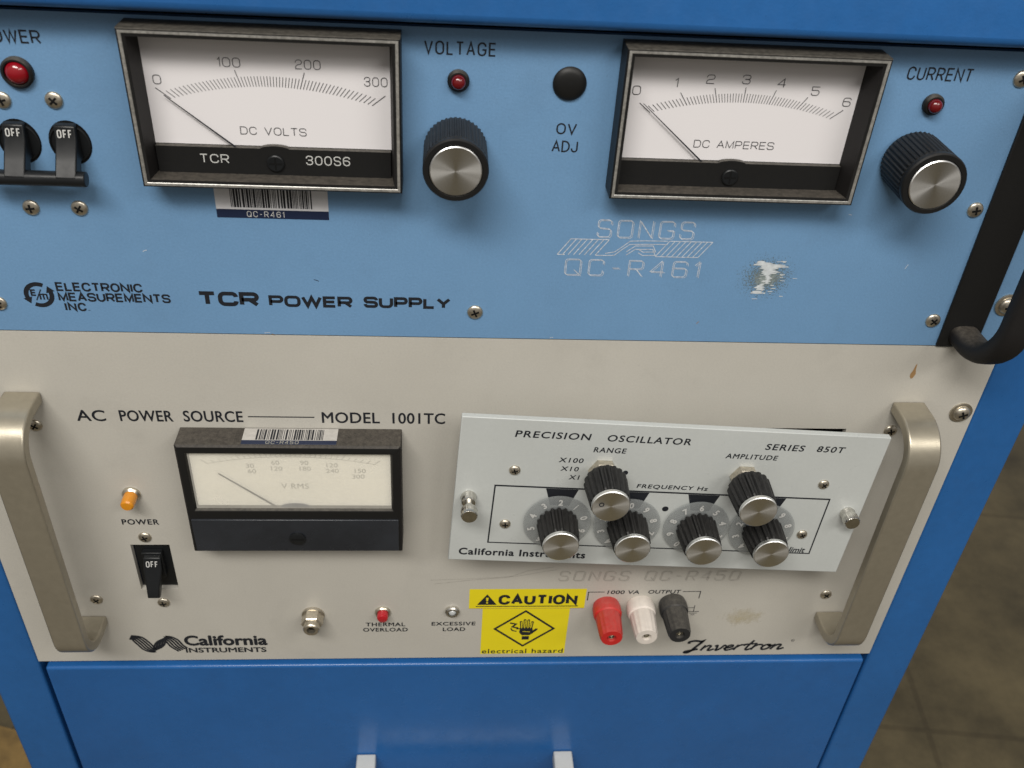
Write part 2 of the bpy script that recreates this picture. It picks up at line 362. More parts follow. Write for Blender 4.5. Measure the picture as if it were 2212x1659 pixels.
def screw(parent,x,z,r=3.4,d=0,ang=0.3,h=1.3,washer=False,name="screw",k='nickel'):
    mb=MB()
    o=0
    if washer:
        mb.lathe([(r*1.35,0.05),(r*1.35,0.7),(r*1.25,0.8),(r*0.8,0.8)],k,n=28);o=0.8
    pr=[(r,o+0.02),(r,o+0.25)]+[(r*math.cos(a),o+0.25+h*math.sin(a)) for a in (0.3,0.6,0.9,1.2)]+[(0.001,o+0.25+h)]
    mb.lathe(pr,k,n=28)
    top=o+0.27+h
    for q in (0,math.pi/2):
        a=ang+q;ca,sa=math.cos(a),math.sin(a);L=r*0.52;w=r*0.12
        pts=[(-L,-w),(L,-w),(L,w),(-L,w)];dd=top-(0.0 if q==0 else -0.01)
        mb.prism([(px*ca-pz*sa,px*sa+pz*ca) for px,pz in pts],dd-0.9*h,dd+0.02,'dark')  # raised dark cross; its colour stands in for the shade of a cut recess
    return mb.obj(name,parent,(x,d,z))

def knob(parent,x,z,R,D,ridges=40,name="knob",d=0,taper=0.0):
    mb=MB()
    base=R*(1+taper)
    if ridges>30:
        kn=R*0.04
        pr=[(R*0.92,0.1),(R*0.95,0.8),(R,1.6,kn),(R,D-3.4,kn),(R*0.95,D-3.2),(R*0.95,D-2.9),(R*1.0,D-2.6),(R*1.0,D-0.7),(R*0.96,D),(R*0.83,D),(R*0.80,D-0.5),(0.001,D-0.5)]
        mb.lathe(pr,'knob',n=ridges*4)
    else:
        kn=R*0.11
        pr=[(base*0.86,0.1),(base*.95,0.9,kn*.6),(base,1.8,kn),(R*0.97,D*0.55,kn),(R*0.93,D-2.6,kn),(R*0.85,D-1.5),(R*0.85,D-0.5),(R*0.80,D-0.5),(0.001,D-0.5)]
        mb.lathe(pr,'knob',n=ridges*4)
    k=mb.obj(name,parent,(x,d,z),sharp=22)
    c=MB();rr=R*0.79 if ridges>30 else R*0.87
    c.lathe([(rr,D-1.4),(rr,D+0.15),(rr-0.35,D+0.45),(rr*0.5,D+0.38),(0.001,D+0.36)],'alum',n=64)
    c.obj("knob_cap",k)
    return k

def meter_scale(mb,cx,pz,zend,zmid,half,n,major,tl,tM,d,k,w=0.28):
    sag=zmid-zend;Rb=(half*half+sag*sag)/(2*sag);cz=zmid-Rb
    A=math.atan2(half,zend-pz)
    for i in range(n+1):
        a=-A+2*A*i/n;ux,uz=math.sin(a),math.cos(a)
        b=uz*(pz-cz);c=(pz-cz)**2-Rb*Rb;t=-b+math.sqrt(b*b-c)
        L=tM if i%major==0 else (tl*1.0)
        ww=w*1.25 if i%major==0 else w
        mb.line(cx+ux*t,pz+uz*t,cx+ux*(t+L),pz+uz*(t+L),ww,d,k)
    return A

def engrave(mb,t,x0,x1,z0,z1,d,k,w=0.3,gap=.45,slant=0.0,dbl=True,r=1.2):
    mb.stroke(t,x0,x1,z0,z1,d,k,w=w,r=r,gap=gap,shear=slant)
    if dbl: mb.stroke(t,x0+.6,x1+.6,z0-.45,z1-.45,d+.02,k,w=w*.75,r=r,gap=gap,shear=slant)

def barcode(mb,x0,x1,z0,z1,d,k,seed=3):
    rr=random.Random(seed);x=x0
    while x<x1:
        w=rr.choice([0.28,0.28,0.28,0.6,0.85]);mb.rect(x,min(x+w,x1),z0,z1,d,k);x+=w+rr.choice([0.28,0.3,0.6,0.3])

# ================================================================== CABINET
cab=empty("rack_cabinet",(0,-300,0),label="saturated blue steel rack cabinet standing on concrete floor",cat="cabinet")
OFF=(0,300,Z0)   # children coordinates are panel coordinates
for sx in(-1,1):
    mb=MB();a,b=sorted((sx*242.4,sx*271))
    mb.box(a,b,-26,-1.0,-640,620,'cblue')
    mb.obj("side_post",cab,OFF,bevel=1.5)
    mb=MB();a,b=sorted((sx*262,sx*270));mb.box(a,b,-600,-26.3,-635,618,'cblue');mb.obj("side_wall",cab,OFF)
mb=MB();mb.box(-300,300,-18,13,359.6,480,'cblue');mb.obj("upper_front_panel",cab,OFF,bevel=4.0,seg=4)
mb=MB();mb.box(-242,242,-60,-30.5,356,620,'cblue');mb.obj("upper_housing",cab,OFF)
mb=MB();mb.box(-262,262,-600,-595,-635,618,'cblue');mb.obj("rear_wall",cab,OFF)
mb=MB();mb.box(-270,270,-600,-2,-648,-640.5,'cblue');mb.obj("base",cab,OFF)
mb=MB();mb.box(-238,238.5,-25,2.2,-210,-3.0,'dblue');dr=mb.obj("drawer",cab,OFF,bevel=1.6,seg=3)
mb=MB()
for x in(-61.6,63.3):
    mb.strap(x,12,9,[(2.4,-96),(14,-96),(22,-98),(26,-104),(27,-112)],'lip')
mb.box(-67.5,69.3,22,32,-124,-111.5,'lip')
mb.obj("drawer_handle",dr,bevel=0.8)
mb=MB();mb.box(-241,241,-25,-1.5,-638,-213,'cblue');mb.obj("lower_front_panel",cab,OFF,bevel=1.5)
mb=MB();mb.box(-241,241,-28,-12,-3,1,'dark');mb.obj("drawer_gap",cab,OFF)
mb=MB();mb.box(-241,241,-28,-8,354.5,359,'dark');mb.obj("upper_gap",cab,OFF)

# ================================================================== UPPER UNIT (blue power supply)
ps=empty("power_supply",(0,0,Z0+222.25),label="light blue rack power supply with two meters and two knobs",cat="power supply")
PO=(0,0,-222.25)
mb=MB();panel(mb,-241.3,241.3,222.7,355.6,-3.2,0,'lblue');mb.obj("front_panel",ps,PO,smooth=False)
mb=MB();mb.box(-215,215,-420,-3.6,224,354,'dark');mb.obj("chassis",ps,PO)
D=0.12
ink=MB()
ink.stroke("POWER",-181.6,-161.0,344.1,348.9,D,'ink',w=.66,r=1.9,gap=.14)
ink.obj("power_lettering",ps,PO,smooth=False)
ink=MB();ink.stroke("VOLTAGE",-25.9,0.4,346.0,351.0,D,'ink',w=.62,r=1.9,gap=.19);ink.obj("voltage_lettering",ps,PO,smooth=False)
ink=MB();ink.stroke("OV",24.9,32.8,317.4,321.9,D,'ink',w=.6,r=1.8,gap=.16);ink.stroke("ADJ",23.7,33.9,310.2,314.9,D,'ink',w=.6,r=1.8,gap=.12)
ink.obj("adjustment_lettering",ps,PO,smooth=False)
ink=MB();ink.stroke("CURRENT",157.0,182.8,343.5,348.6,D,'ink',w=.62,r=1.9,gap=.15);ink.obj("current_lettering",ps,PO,smooth=False)
ink=MB()
ink.stroke("ELECTRONIC",-178.3,-143.2,242.5,246.8,D,'ink',w=.85,r=1.6,gap=.09)
ink.stroke("MEASUREMENTS",-178.3,-132.4,237.6,241.9,D,'ink',w=.85,r=1.6,gap=.07)
ink.stroke("INC.",-176.6,-166.4,232.8,237.0,D,'ink',w=.85,r=1.6,gap=.14)
ink.obj("maker_lettering",ps,PO,smooth=False)
ink=MB()
ink.stroke("TCR",-121.2,-95.6,236.7,243.8,D,'ink',w=1.85,r=1.9,gap=.08)
ink.stroke("POWER",-91.6,-56.3,236.9,242.5,D,'ink',w=1.4,r=1.5,gap=.08)
ink.stroke("SUPPLY",-51.6,-14.3,237.2,242.8,D,'ink',w=1.4,r=1.5,gap=.08)
ink.obj("title_lettering",ps,PO,smooth=False)
ink=MB()
cx,cz=-185.8,240.5
ink.arc(cx,cz,5.1,62,196,1.9,D,'ink');ink.arc(cx,cz,5.1,242,376,1.9,D,'ink')
for a in(math.radians(196),math.radians(16)):
    rx,rz=math.cos(a),math.sin(a);tx,tz=-rz,rx
    ink.poly([(cx+rx*3.2,cz+rz*3.2),(cx+rx*7.0,cz+rz*7.0),(cx+rx*5.1+tx*3.0,cz+rz*5.1+tz*3.0)],D+.01,'ink')
# E over a slash and a small m
ink.stroke("E",cx-3.3,cx-.9,cz-.6,cz+2.6,D+.02,'ink',w=.72,r=.3,gap=0)
ink.line(cx-1.5,cz-2.6,cx+1.2,cz+2.6,.45,D+.03,'ink')
ink.pline([(cx+.3,cz-2.3),(cx+.3,cz+.2),(cx+1.6,cz+.3),(cx+1.7,cz-2.3)],.65,D+.02,'ink');ink.pline([(cx+1.6,cz+.3),(cx+3.0,cz+.2),(cx+3.1,cz-2.3)],.65,D+.025,'ink')
ink.obj("round_logo",ps,PO,smooth=False)
# engraving
e=MB()
engrave(e,"SONGS",45.5,86,273.8,281.8,0.1,'engr',gap=.35)
engrave(e,"QC-R461",33.5,91.5,255.6,263.3,0.1,'engr',gap=.45)
for i in range(8):
    x=29.8+i*2.3;e.line(x,265.2,x+5.2,272.6,.36,.1,'engr')
e.line(29.8,265.2,33,265.2,.35,.11,'engr');e.line(35.0,272.6,51.1,272.6,.35,.11,'engr');e.line(45.9,265.2,50,265.2,.35,.11,'engr')
for i in range(9):
    x=71.5+i*2.3;e.line(x,265.2,x+5.2,272.6,.36,.1,'engr')
e.line(76.7,272.6,95.2,272.6,.35,.11,'engr');e.line(71.5,265.2,90,265.2,.35,.11,'engr')
for k_ in(0,1.6):
    e.pline([(50,265.2+k_*.6),(54,265.4+k_),(57,268.2+k_*.8),(60,270.6+k_),(66,270.9+k_),(76,271+k_)],.34,.12,'engr')
    e.pline([(59,265.6+k_),(62.5,268.4+k_),(70,268.6+k_),(71.4,265.8+k_),(66,265.6+k_),(64,266.8+k_)],.34,.12,'engr')
e.obj("engraved_marking",ps,PO,smooth=False)
# worn patch
mb=MB();mb.rect(-19,19,-16,16,0.1,'patch');mb.rect(-11,11,-11,11,.14,'patch2');mb.obj("worn_patch",ps,(121.5,0,256.5-222.25),smooth=False)
mb=MB();rr=random.Random(5)
for z,a,b in [(264.0,115.5,119),(263.3,114.5,122.5),(262.5,115.5,129),(261.7,117.5,129.5),(260.9,117.6,127),(260.1,119,126.6),(259.3,119.2,125.4),(258.5,119.6,125),(257.7,119.4,124.6),(256.9,120,124.2),(256.1,119.8,123.4),(255.3,120.2,123.6),(254.5,120.4,123),(253.7,120.1,122.6),(252.9,119.6,122.5),(252.1,119,122.2),(251.3,118.2,121.8),(250.5,118.6,121.4),(249.3,117,121.5),(248.6,117,121.2)]:
    x=a+rr.uniform(-1.2,1.2);B=b+rr.uniform(-1.4,1.4)
    mb.poly([(x,z-.25),((x+B)/2,z-.5),(B,z-.1),(B-.8,z+.25),((x+B)/2,z+.5),(x+.7,z+.3)],0.16+rr.uniform(0,.03),'residue')
for q in range(26):
    x=122+rr.gauss(0,4.5);z=257+rr.gauss(0,4.5);mb.line(x,z,x+rr.uniform(.8,2.6),z+rr.uniform(-.2,.2),rr.uniform(.15,.4),.2+q*.001,'residue')
mb.obj("scuffed_residue",ps,PO,smooth=False)
rr=random.Random(11)
for x,z,l,a,k in[(-95,223.3,2.6,.1,'engr'),(-92,222.9,1.4,-.4,'rust'),(-72,250.5,2.2,-.35,'ink'),(30,223.2,1.5,.2,'engr'),(95,232,1.6,.9,'rust'),(-140,262,1.8,.4,'engr'),(150,287,1.4,-.2,'engr'),(182,262,2.4,1.2,'engr')]:
    mb=MB();mb.pline([(x,z),(x+l*.5*math.cos(a),z+l*.5*math.sin(a)+.15),(x+l*math.cos(a),z+l*math.sin(a))],.26,.09,k);mb.obj("paint_scratch",ps,PO,smooth=False)

def wide_meter(x0,x1,z0,z1,which):
    cx=(x0+x1)/2
    b=MB()
    R=lambda i,d:(x0+i,x1-i,z0+i,z1-i,d)
    b.loft([R(0,0.05),R(0,11.5),R(.35,12.0),R(.7,12.0),R(1.6,12.0),R(1.8,11.8),R(2.9,11.6),(x0+3.8,x1-4.4,z0+2.2,z1-3.4,0.4)],['black','black','black','silver','silver','black','dustblack'])
    m=b.obj("meter",ps,PO,label="black framed panel meter with silver rim and white dial",sharp=20)
    f=MB();f.rect(x0+3,x1-3.4,309.0,z1-2,0.45,'face');f.rect(x0+3,x1-3.4,z0+1.4,309.0,0.5,'black')
    f.obj("dial_face",m,smooth=False)
    c=cx
    s=MB()
    def num(t,x,z,W):s.stroke(t,x-W/2,x+W/2,z-1.75,z+1.75,.62,'dialink',w=.27,r=1.0,gap=.22)
    if which==0:
        meter_scale(s,c+0.4,297.5,326.2,332.0,36.8,60,20,3.8,6.4,0.62,'dialink',w=0.21)
        num("0",-122.9,333.2,3.0);num("100",-96.4,340.4,8.2);num("200",-68.1,340.6,9.2);num("300",-43.7,335.2,8.6)
        s.stroke("DC VOLTS",-95.1,-70.4,313.4,316.5,.62,'dialink',w=.27,r=1.1,gap=.22)
    else:
        meter_scale(s,c+0.2,299,327.4,332.6,35.4,60,10,3.4,5.8,0.62,'dialink',w=0.20)
        for t,x,z in[("0",54.0,335.8),("1",68.8,339.2),("2",81.6,341.0),("3",95.3,341.4),("4",109.2,340.6),("5",122.9,338.0),("6",136.2,334.2)]:
            num(t,x,z,1.4 if t=="1" else 3.2)
        s.stroke("DC AMPERES",79.4,111.6,314.1,317.2,.62,'dialink',w=.27,r=1.1,gap=.22)
    s.obj("dial_marking",m,smooth=False)
    n=MB()
    nx,nz=(-120.9,328.0) if which==0 else (57.0,331.3)
    px,pz2=c,297.0 if which==0 else 298.5
    dx,dz=px-nx,pz2-nz;l=math.hypot(dx,dz);ux,uz=dx/l,dz/l
    n.prism([(nx-uz*.12,nz+ux*.12),(nx+uz*.12,nz-ux*.12),(px+uz*.4,pz2-ux*.4),(px-uz*.4,pz2+ux*.4)],2.0,2.25,'ink')
    n.obj("needle",m,smooth=False)
    c2=MB();c2.box(x0+4.2,x1-4.6,0.7,3.0,z0+2.2,308.9,'black')
    pts=[(c-5.5*math.cos(math.pi*i/16),308.7+1.3*math.sin(math.pi*i/16)) for i in range(17)]
    c2.prism(pts,0.9,3.05,'black')
    c2.obj("lower_cover",m)
    if which==0:
        t=MB();t.stroke("TCR",-110.9,-100,302.6,306.2,3.15,'wink',w=.42,r=1.2,gap=.25);t.obj("series_lettering",m,smooth=False)
        t=MB();t.stroke("300S6",-71,-54.2,302.9,306.7,3.15,'wink',w=.42,r=1.2,gap=.22);t.obj("rating_lettering",m,smooth=False)
    z=MB();z.lathe([(3.3,3.0),(3.3,3.8),(2.9,4.1),(0.001,4.1)],'blackgl',cx=c,cz=303.3,n=28)
    z.box(c-2.4,c+2.4,4.05,4.2,302.95,303.65,'dark');z.box(c-.3,c+.3,4.06,4.22,300.9,305.7,'dark');z.obj("zero_adjustment_screw",m)
    return m
wide_meter(-131.0,-34.0,296.0,354.4,0)
wide_meter(46.6,144.4,296.4,354.4,1)
# barcode label
mb=MB();mb.rect(-108.2,-64,278.3,296.5,0.1,'paper');mb.rect(-108.2,-64,278.3,282.0,0.16,'navy');barcode(mb,-102.2,-70.4,282.9,296,0.16,'ink',3)
mb.stroke("QC-R461",-96.4,-81.6,278.8,281.4,0.22,'wink',w=.26,r=.8,gap=.3);mb.obj("barcode_sticker",ps,PO,smooth=False,label="white barcode sticker with navy strip")
# knobs
knob(ps,-13.8,311.2-222.25,12.2,24,42)
knob(ps,168.7,311.6-222.25,12.5,24,42)
def led(x,z,R=4.1,r=2.7,h=4.5,k='redd',ring='black',parent=ps,base=0):
    mb=MB();mb.lathe([(R,0.05),(R,1.6),(R-.7,2.3),(r+.1,2.3),(r+.1,1)],ring,n=36);o=mb.obj("indicator_light",parent,(x,0,z-base))
    mb=MB();mb.lathe([(r,0.8),(r,h-r*.6)]+[(r*math.cos(a),h-r*.6+r*.8*math.sin(a)) for a in(.3,.6,.9,1.2,1.4)]+[(0.001,h-r*.6+r*.8)],k,n=32);mb.obj("lens",o)
    return o
led(-13.2,336.9,base=222.25);led(170.5,334.6,base=222.25)
led(-171.6,333.9,R=5.7,r=4.3,h=3.2,k='red',base=222.25)
mb=MB();mb.lathe([(6.4,0.05),(6.4,0.5),(5.9,1.2),(4.3,1.9),(2.2,2.2),(0.001,2.3)],'knob',n=40);mb.obj("hole_plug",ps,(28.4,0,337.2-222.25))
for x,z,a in[(-179.8,323.3,.3),(-161.3,323.9,.8),(-179.6,280.4,.1),(-161.1,280.7,1.0),(203.5,290.7,.2),(203.2,236.1,.9),(202.6,345.6,.5),(-3.7,236,.4),(-203,236,.6)]:
    screw(ps,x,z-222.25,3.45 if x>-10 else 3.3,ang=a)
screw(ps,234.8,245.1-222.25,4.1,washer=True,ang=.2,h=2.2)
screw(ps,234.8,340-222.25,4.1,washer=True,ang=.7,h=2.2)
# tied circuit breakers
for x in(-177.4,-158.9):
    mb=MB();mb.disc(0,0,7.8,0.12,'dark',rz=8.8);mb.lathe([(7.5,0.14),(7.5,0.7),(7.0,0.9),(6.9,0.2)],'blackgl',n=36)
    br=mb.obj("circuit_breaker",ps,(x,0,307.6-222.25))
    mb=MB();pr=[(0.2,8.2),(3.0,7.6),(4.2,2.4),(8.6,-4.0),(12.4,-9.2),(11.0,-12.8),(7.0,-12.6),(3.4,-6),(0.2,-5.8)]
    mb.sideprism(pr,-3.9,3.9,'blackgl')
    mb.obj("toggle_lever",br,bevel=0.6)
    mb=MB();mb.stroke("OFF",-2.7,2.7,0,3.0,0,'wink',w=.44,r=1,gap=.2)
    mb.v=[(a,3.12+(7.4-(z+3.4))*(1.2/5.2)+.18,z+3.4) for a,d_,z in mb.v]
    mb.obj("toggle_lettering",br,smooth=False)
mb=MB()
n_=18;vs=[];rb=2.9
for x in(-192,-152.2):
    for i in range(n_): vs.append((x,9.6+rb*math.cos(2*math.pi*i/n_),297.2+rb*math.sin(2*math.pi*i/n_)))
mb.add(vs,[list(range(n_)),list(range(n_,2*n_))]+[(i,(i+1)%n_,(i+1)%n_+n_,i+n_) for i in range(n_)],'blackgl')
mb.obj("tie_bar",ps,PO,bevel=.4)
# black carrying handle
mb=MB();mb.box(208.5,227.5,0.05,1.6,223.2,353,'black');mb.obj("handle_plate",ps,PO,bevel=.5)
def upath(zb,zt,dm,r,n=7):
    p=[(0.05,zb)]
    for i in range(n+1):
        a=math.pi/2*i/n;p.append((dm-r+r*math.sin(a),zb+r-r*math.cos(a)))
    for i in range(n+1):
        a=math.pi/2*i/n;p.append((dm-r+r*math.cos(a),zt-r+r*math.sin(a)))
    p.append((0.05,zt));return p
mb=MB();mb.tube(219.0,6.6,4.8,upath(229.6,346,34,25,12),'dustblack');mb.obj("handle",ps,PO,label="dusty black grab handle",sharp=60)

# ================================================================== LOWER UNIT (beige power source)
pw=empty("power_source",(0,0,Z0),label="beige rack power source with meter, handles and binding posts",cat="power source")
mb=MB();panel(mb,-241.3,241.3,0.4,222.0,-3.2,0,'beige',holes=[(1,180.2,94,173.0),(-174.9,-155.4,59.5,93.0)])
mb.obj("front_panel",pw,smooth=False)
mb=MB();panel(mb,-4,186,85,182,-130,-3.4,'dark',holes=[(0.8,181,93,175)]);mb.box(-3,185,-133,-130.2,86,181,'dark');mb.obj("module_bay",pw,smooth=False)
mb=MB();mb.box(-180,-150,-20,-16,54,98,'dark');mb.obj("switch_recess",pw)
D=.12
ink=MB()
ink.text("AC",-184.2,-171.2,173.4,179.9,D,'ink',off=.014,sp=1.05)
ink.text("POWER",-164.9,-141,173.5,180.0,D,'ink',off=.014,sp=1.05)
ink.text("SOURCE",-136.3,-109.3,173.6,180.1,D,'ink',off=.014,sp=1.05)
ink.rect(-107,-76.6,176.6,177.2,D,'ink')
ink.text("MODEL",-73.2,-46.4,173.6,180.1,D,'ink',off=.014,sp=1.05)
ink.text("1001TC",-40.5,-15.8,173.6,180.1,D,'ink',off=.014,sp=1.05)
ink.obj("title_lettering",pw,smooth=False)
ink=MB();ink.text("POWER",-176.1,-158,107.3,111.1,D,'ink',off=.022,sp=1.15);ink.obj("power_lettering",pw,smooth=False)
ink=MB();ink.text("THERMAL",-58,-36,28.4,31.6,D,'ink',off=.022,sp=1.1);ink.text("OVERLOAD",-59.6,-34.6,23.9,27.1,D,'ink',off=.022,sp=1.1);ink.obj("thermal_lettering",pw,smooth=False)
ink=MB();ink.text("EXCESSIVE",-21.3,3.3,28.7,31.8,D,'ink',off=.022,sp=1.1);ink.text("LOAD",-15,-2.3,23.9,27.1,D,'ink',off=.022,sp=1.1);ink.obj("load_lettering",pw,smooth=False)
ink=MB()
ink.text("1000 VA",75.5,93.5,54.3,57.3,D,'ink',off=.018,shear=.1,sp=1.05);ink.text("OUTPUT",98.5,116.9,54.5,57.5,D,'ink',off=.018,shear=.1,sp=1.05)
ink.pline([(65.0,49.2),(65.0,55.9),(74,56)],.5,D,'ink');ink.pline([(118,56.1),(128.1,56.2),(128,50.4)],.5,D,'ink')
ink.line(121,42.6,126.8,42.6,.4,D,'ink');ink.line(126.8,44.6,126.8,39.4,.4,D+.01,'ink')
for i,w in enumerate((3.2,2.2,1.1)): ink.line(126.8-w,39.4-i*1.4,126.8+w,39.4-i*1.4,.45,D+.02,'ink')
ink.obj("output_lettering",pw,smooth=False)
ink=MB()
ink.text("California",-159,-113.3,12.9,21.8,D,'ink',off=.034)
ink.text("INSTRUMENTS",-159.2,-114.5,6.9,11.2,D,'ink',off=.03)
ink.obj("maker_lettering",pw,smooth=False)
# wave logo: level band of parallel stripes rolling through a crest, a trough and a crest
ink=MB()
core=catmull([(-187.6,20.6),(-184.4,19.6),(-181.6,15.6),(-179.0,11.0),(-176.2,9.2),(-173.6,12.0),(-171.6,17.0),(-168.8,19.8),(-165.8,17.6),(-163.4,13.0),(-160.6,9.6)],7)
for kx,of in enumerate((-3.5,-1.75,0.0,1.75,3.5)):
    P=[]
    for i,(x,z) in enumerate(core):
        a=core[max(0,i-1)];b=core[min(len(core)-1,i+1)];l=math.hypot(b[0]-a[0],b[1]-a[1]);nx,nz=-(b[1]-a[1])/l,(b[0]-a[0])/l
        P.append((x+of*abs(nx)*.95*(1 if nx>=0 else 1)+0,max(7.4,min(22.0,z+of*.42))))
    ink.pline(P,1.15,D+.01*kx,'ink')
ink.obj("wave_logo",pw,smooth=False)
ink=MB()
LT={'n':(6.2,[[(0,5.0),(.5,4.6),(.4,2.4),(.3,0)],[(.3,2.2),(1.4,4.2),(2.8,5.1),(3.8,4.2),(3.7,1.4),(4.4,.1),(6.6,1.6)]]),
'v':(5.6,[[(-.3,4.2),(.6,5.0),(1.3,3.4),(1.6,1.0),(2.2,.1),(3.6,2.0),(4.3,5.0),(5.8,4.0)]]),
'e':(5.2,[[(-.4,1.7),(2,2.6),(3.5,3.8),(2.9,5.0),(1.5,4.8),(.5,2.8),(.9,.7),(2.4,.1),(5.4,2.2)]]),
'r':(4.8,[[(0,4.9),(.5,4.5),(.4,2.4),(.3,0)],[(.3,2.4),(1.5,4.5),(2.8,5.2),(4.6,4.6)]]),
't':(4.2,[[(2.0,9.6),(1.5,6),(1.3,2.4),(1.7,.3),(2.8,.1),(4.6,2.0)],[(-1.4,5.2),(1.6,5.9),(5.2,6.2)]]),
'o':(5.4,[[(2.6,5.1),(.9,4.3),(.3,2),(1.5,.1),(3.3,.7),(4.2,2.8),(3.4,4.8),(2.2,5.0),(3.6,3.9),(5.8,4.6)]])}
x=136.6;sl=.38
IP=[(-2.0,7.0),(-2.4,8.8),(.6,9.9),(4.6,9.2),(5.4,9.6),(3.4,4.5),(1.8,.2),(.2,-1.9),(-1.6,-1.8),(-1.2,-.6),(1.5,.3),(5.2,1.6)]
ink.pline([(129.6+a+sl*b*.6,4.6+b*.90) for a,b in catmull(IP)],1.75,D,'ink')
q_=0
for ch in "nvertron":
    W,sts=LT[ch]
    for st in sts:
        q_+=1
        ink.pline([(x+(a*1.16)+sl*b,4.6+(x-136)*.018+b*.90) for a,b in catmull(st)],1.45,D+.005*q_,'ink')
    x+=W*1.16
ink.arc(191.0,13.2,.9,0,360,.25,D,'ink',n=12);ink.textc("R",191.0,13.2,.9,D+.01,'ink')
ink.obj("script_lettering",pw,smooth=False)
e=MB();engrave(e,"SONGS QC-R450",47,147,65.2,72.8,.1,'engr2',w=.5,dbl=True,slant=.15,gap=.4);e.pline([(-20,63),(0,66),(20,68),(30,73),(44,76)],.4,.1,'engr2');e.pline([(-22,66),(4,67.2),(25,69),(46,74)],.3,.1,'engr2');e.obj("engraved_marking",pw,smooth=False)
mb=MB();mb.poly([(202.7,208.4),(203.1,211.6),(203.6,212.4),(203.9,209),(204.6,206.4),(203.9,204.2),(203.1,203.6),(202.2,204.8),(202.0,206.4)],.1,'rust');mb.obj("rust_stain",pw,smooth=False)
# meter
mx0,mx1,mz0,mz1=-138.8,-36.2,101.6,170.2
b=MB()
def RR(i,d):return(mx0+i,mx1-i,mz0+i,mz1-i,d)
b.loft([RR(0,.05),RR(0,12.6),RR(.9,13.5),(mx0+3.9,mx1-3.9,129.6,mz1-4.4,13.5),(mx0+4.5,mx1-4.5,130.2,mz1-5.0,12.6),(mx0+5.2,mx1-5.2,130.6,mz1-5.4,10.2)],['dustblack','dustblack','black','black','black'])
b.box(mx0+1.6,mx1-1.6,13.2,14.3,103.2,124.4,'slate')
m3=b.obj("meter",pw,label="black framed meter with aged cream dial and dusty top",bevel=.35)
f=MB();f.rect(mx0+4.6,mx1-4.6,130,mz1-4.6,10.3,'face3');f.obj("dial_face",m3,smooth=False)
s=MB();c=-87.4
A=meter_scale(s,c,122.5,157.0,161.4,38.6,30,5,2.2,3.6,10.4,'greyink',w=.24)
s.arc(c,161.4-171.6,171.6,90-13,90+13,.22,10.41,'greyink')
for t,x,z in[("30",-106.6,155.8),("60",-94.8,157.8),("90",-81.4,157.8),("120",-68.6,156.4),("150",-55.6,153.0),("60",-106.0,152.4),("120",-94.4,154.2),("180",-81.2,154.2),("240",-68.6,152.9),("300",-56.6,149.4)]:
    s.textc(t,x,z,2.6,10.4,'greyink',off=0,wf=1.1)
s.text("V RMS",-93.2,-80.4,141.4,144.8,10.4,'greyink',off=0,sp=1.1)
s.obj("dial_marking",m3,smooth=False)
n=MB();n.prism([(-121.6,151.5),(-121.3,151.9),(-95.8,130.6),(-96.6,130.0)],11.2,11.35,'ink')
n.prism([(c+7*math.cos(math.pi*i/16),130.4+2.2*math.sin(math.pi*i/16)) for i in range(17)],11.0,11.6,'navy');n.obj("needle",m3,smooth=False)
g=MB();g.rect(mx0+4.9,mx1-4.9,130.4,mz1-5.2,12.2,'haze');g.obj("window",m3,smooth=False)
z=MB();z.lathe([(3.9,14.2),(3.9,15.1),(3.4,15.4),(0.001,15.4)],'blackgl',cx=c,cz=112.2,n=30);z.box(c-3,c+3,15.35,15.5,111.8,112.6,'dark');z.obj("zero_adjustment_screw",m3)
# sticker lying on the meter top (z plane)
st=MB();zt=mz1+.12
def hrect(mb,x0,x1,d0,d1,z,k): mb.add([(x0,d0,z),(x1,d0,z),(x1,d1,z),(x0,d1,z)],[(0,1,2,3)],k)
hrect(st,-109,-65.8,.5,12.2,zt,'dpaper');hrect(st,-109,-65.8,9.2,12.2,zt+.06,'navy')
rr=random.Random(9);x=-103
while x<-72:
    w=rr.choice([.3,.3,.6,.85]);hrect(st,x,x+w,1.2,8.8,zt+.06,'ink');x+=w+rr.choice([.3,.35,.6])
t_=MB();t_.stroke("QC-R450",-98,-83,0,2.3,0,'greyink',w=.26,r=.7,gap=.3)
st.add([(a,11.9-z_,zt+.12) for a,_,z_ in t_.v],t_.f,'greyink')
st.obj("barcode_sticker",m3,smooth=False)
# amber lamp
mb=MB();mb.lathe([(4.4,.05),(4.4,1.2),(3.6,2.2),(3.2,2.2)],'nickel',n=32);o=mb.obj("indicator_light",pw,(-167.9,0,128.2))
mb=MB();mb.lathe([(3.3,1.5),(3.4,6.0),(3.1,8.6),(2.4,9.3),(0.001,9.4)],'amber',n=28);mb.obj("lens",o)
# toggle breaker
mb=MB();mb.box(-174.2,-156.1,-6,-2.2,60.2,92.4,'blackgl');mb.box(-170.2,-160.0,-2.3,1.2,70,88,'blackgl');sw=mb.obj("circuit_breaker",pw,bevel=.5)
xc=-164.6
mb=MB();pr=[(0.8,87),(3.2,86.3),(5.2,80.3),(10.6,71.5),(12.2,66.2),(9.6,64.6),(6.4,66.6),(1,76)]
mb.sideprism(pr,-1,1,'blackgl',xf=lambda x,d,z:xc+x*(4.3 if z>79 else 3.0));mb.obj("toggle_lever",sw,bevel=.5)
mb=MB();mb.stroke("OFF",xc-3.0,xc+3.0,0,3.3,0,'wink',w=.46,r=1,gap=.2)
mb.v=[(a,3.2+(86.3-(z+81.6))/3+.25,z+81.6) for a,d_,z in mb.v];mb.obj("toggle_lettering",sw,smooth=False)
